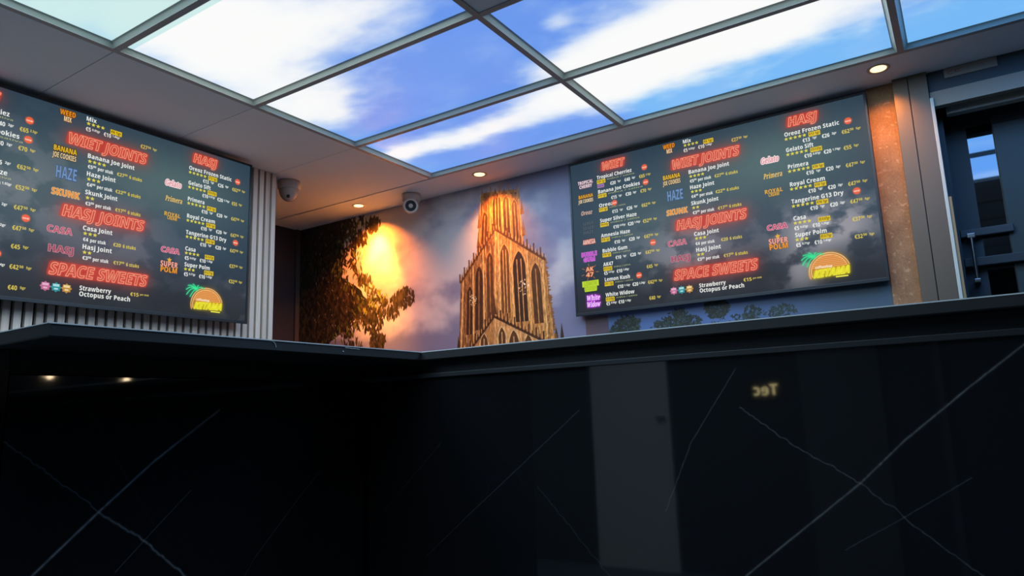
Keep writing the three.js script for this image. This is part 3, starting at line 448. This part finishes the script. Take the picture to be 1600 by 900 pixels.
mesh('apron', bx(1.081, 4.94, 1.206, TOP - TH - 0.001, 1.598, 1.616), M.apron, cr); mesh('trim_strip', rbx(1.081, 4.94, Y1, 1.206, 1.598, 1.626, 0.002), M.strip, cr, 'grey metal strip');
{ const pg = bx(-0.7995, 0.7995, Y0, Y1, 1.60, 1.62); for (const x of [1.9, 3.5]) mesh('marble_panel', pg, rightStone, cr).position.x = x + 0.0; mesh('marble_panel', bx(4.301, 4.94, Y0, Y1, 1.60, 1.62), std('#0a0a0b', 0.09), cr); }

// ---------------------------------------------------------------- small things on the ceiling
function downlight(x, z, i, label) {
  const t = thing('downlight', label, 'ceiling light', [x, CEIL, z], 'round downlights along the back wall');
  const pts = [[0.030, 0.004], [0.034, -0.002], [0.043, -0.003], [0.044, 0.0]].map(([a, b]) => new THREE.Vector2(a, b));
  mesh('trim_ring', new THREE.LatheGeometry(pts, 32), std('#b5aa9c', 0.4), t);
  mesh('lamp_lens', new THREE.CylinderGeometry(0.030, 0.030, 0.003, 32).translate(0, -0.001, 0), new THREE.MeshStandardMaterial({ color: 0x222222, emissive: new THREE.Color(1, 0.72, 0.36), emissiveIntensity: 2.2 }), t);
  const s = new THREE.SpotLight(new THREE.Color(1, i ? 0.30 : 0.22, 0.018), SPOT[i], 0, i ? 0.85 : 1.05, 1, 2);
  s.position.set(0, -0.008, 0); s.target.position.set(0, -0.6, i ? -0.26 : -0.1); s.castShadow = true; s.shadow.radius = 1; s.name = 'spot_light'; t.add(s, s.target);
  const n = new THREE.SpotLight(new THREE.Color(1, 0.34, 0.03), BEAM[i], 0, 0.46, 1, 2);
  n.position.set(0, -0.008, 0); n.target.position.set(0.02, -0.40, -0.18); n.castShadow = true; n.shadow.radius = 1; n.name = 'beam_light'; t.add(n, n.target);
}
downlight(-0.70, -0.12, 0, 'round downlight left of the bullet camera, above the brightest orange glow');
downlight(0.26, -0.12, 1, 'round downlight above the tower of the mural');
downlight(2.31, -0.098, 2, 'round downlight above the orange stone pillar by the door');

const dome = thing('dome_camera', 'white dome camera on the ceiling beside the end of the grey slats', 'camera', [-0.67, CEIL, 0.46]);
mesh('base', new THREE.LatheGeometry([[0, 0], [0.062, 0], [0.064, -0.012], [0.062, -0.045], [0.055, -0.05], [0, -0.05]].map(([a, b]) => new THREE.Vector2(a, b)), 40), M.camera, dome);
mesh('dome', new THREE.SphereGeometry(0.054, 32, 20, 0, Math.PI * 2, Math.PI / 2, Math.PI / 2).scale(1, 1.25, 1).translate(0, -0.05, 0), std('#aaa59f', 0.25), dome);
mesh('lens', new THREE.SphereGeometry(0.010, 16, 12).translate(0.03, -0.098, 0.028), M.lens, dome);
const tur = thing('turret_camera', 'white turret camera with a dark round lens on the ceiling before the mural', 'camera', [-0.29, CEIL, -0.16]);
mesh('base', new THREE.LatheGeometry([[0, 0], [0.058, 0], [0.060, -0.01], [0.055, -0.04], [0.04, -0.05], [0, -0.05]].map(([a, b]) => new THREE.Vector2(a, b)), 40), M.camera, tur);
const ball = mesh('ball', new THREE.SphereGeometry(0.050, 32, 24).translate(0, -0.072, 0.004), M.camera, tur);
{ const dir = new THREE.Vector3(2.6, -1.15, 3.0).normalize(), q = new THREE.Quaternion().setFromUnitVectors(new THREE.Vector3(0, 1, 0), dir), at = new THREE.Vector3(0, -0.072, 0.004).addScaledVector(dir, 0.030);
  mesh('face_ring', new THREE.LatheGeometry([[0.033, 0.018], [0.043, 0.018], [0.045, 0.008], [0.0455, -0.01]].map(([a, b]) => new THREE.Vector2(a, b)), 40).applyQuaternion(q).translate(at.x, at.y, at.z), std('#cfccc8', 0.35), ball);
  mesh('lens', new THREE.CylinderGeometry(0.034, 0.034, 0.012, 40).translate(0, 0.012, 0).applyQuaternion(q).translate(at.x, at.y, at.z), M.lens, ball); }

// ---------------------------------------------------------------- behind the viewer, mirrored in the counter fronts
{ const [c, g] = canvas(256, 128); g.fillStyle = '#000'; g.fillRect(0, 0, 256, 128); g.font = 'bold 118px sans-serif'; g.fillStyle = '#f4e2a0'; g.fillText('Tec', 12, 108);
  const s = thing('letter_sign', 'lit yellow letters mirrored in the right black counter front', 'sign', [1.33, 1.19, 4.985]);
  s.rotation.y = Math.PI;
  mesh('sign_box', rbx(-0.12, 0.12, -0.07, 0.07, -0.015, 0.012, 0.003), M.black, s);
  mesh('sign_face', new THREE.PlaneGeometry(0.21, 0.105).translate(0, 0, 0.0125), new THREE.MeshStandardMaterial({ color: 0x050505, emissive: 0xffffff, emissiveMap: texture(c), emissiveIntensity: 6 }), s); }
for (const [z, y, lab] of [[0.72, 1.45, 'small warm wall lamp, the left speck mirrored in the left counter front'], [0.2, 1.435, 'small warm wall lamp, the right speck mirrored in the left counter front']]) {
  const t = thing('wall_lamp', lab, 'wall lamp', [4.95, y, z]);
  mesh('back_plate', rbx(-0.01, 0, -0.03, 0.03, -0.05, 0.05, 0.002), M.black, t);
  mesh('lamp_tube', new THREE.CapsuleGeometry(0.008, 0.07, 6, 12).rotateX(Math.PI / 2).translate(-0.02, 0, 0), new THREE.MeshStandardMaterial({ color: 0x111111, emissive: new THREE.Color(1, 0.75, 0.45), emissiveIntensity: 3.5 }), t);
  const p = new THREE.PointLight(new THREE.Color(1, 0.75, 0.45), 0.03); p.position.set(-0.04, 0, 0); p.castShadow = true; t.add(p);
}

renderer.render(scene, camera);
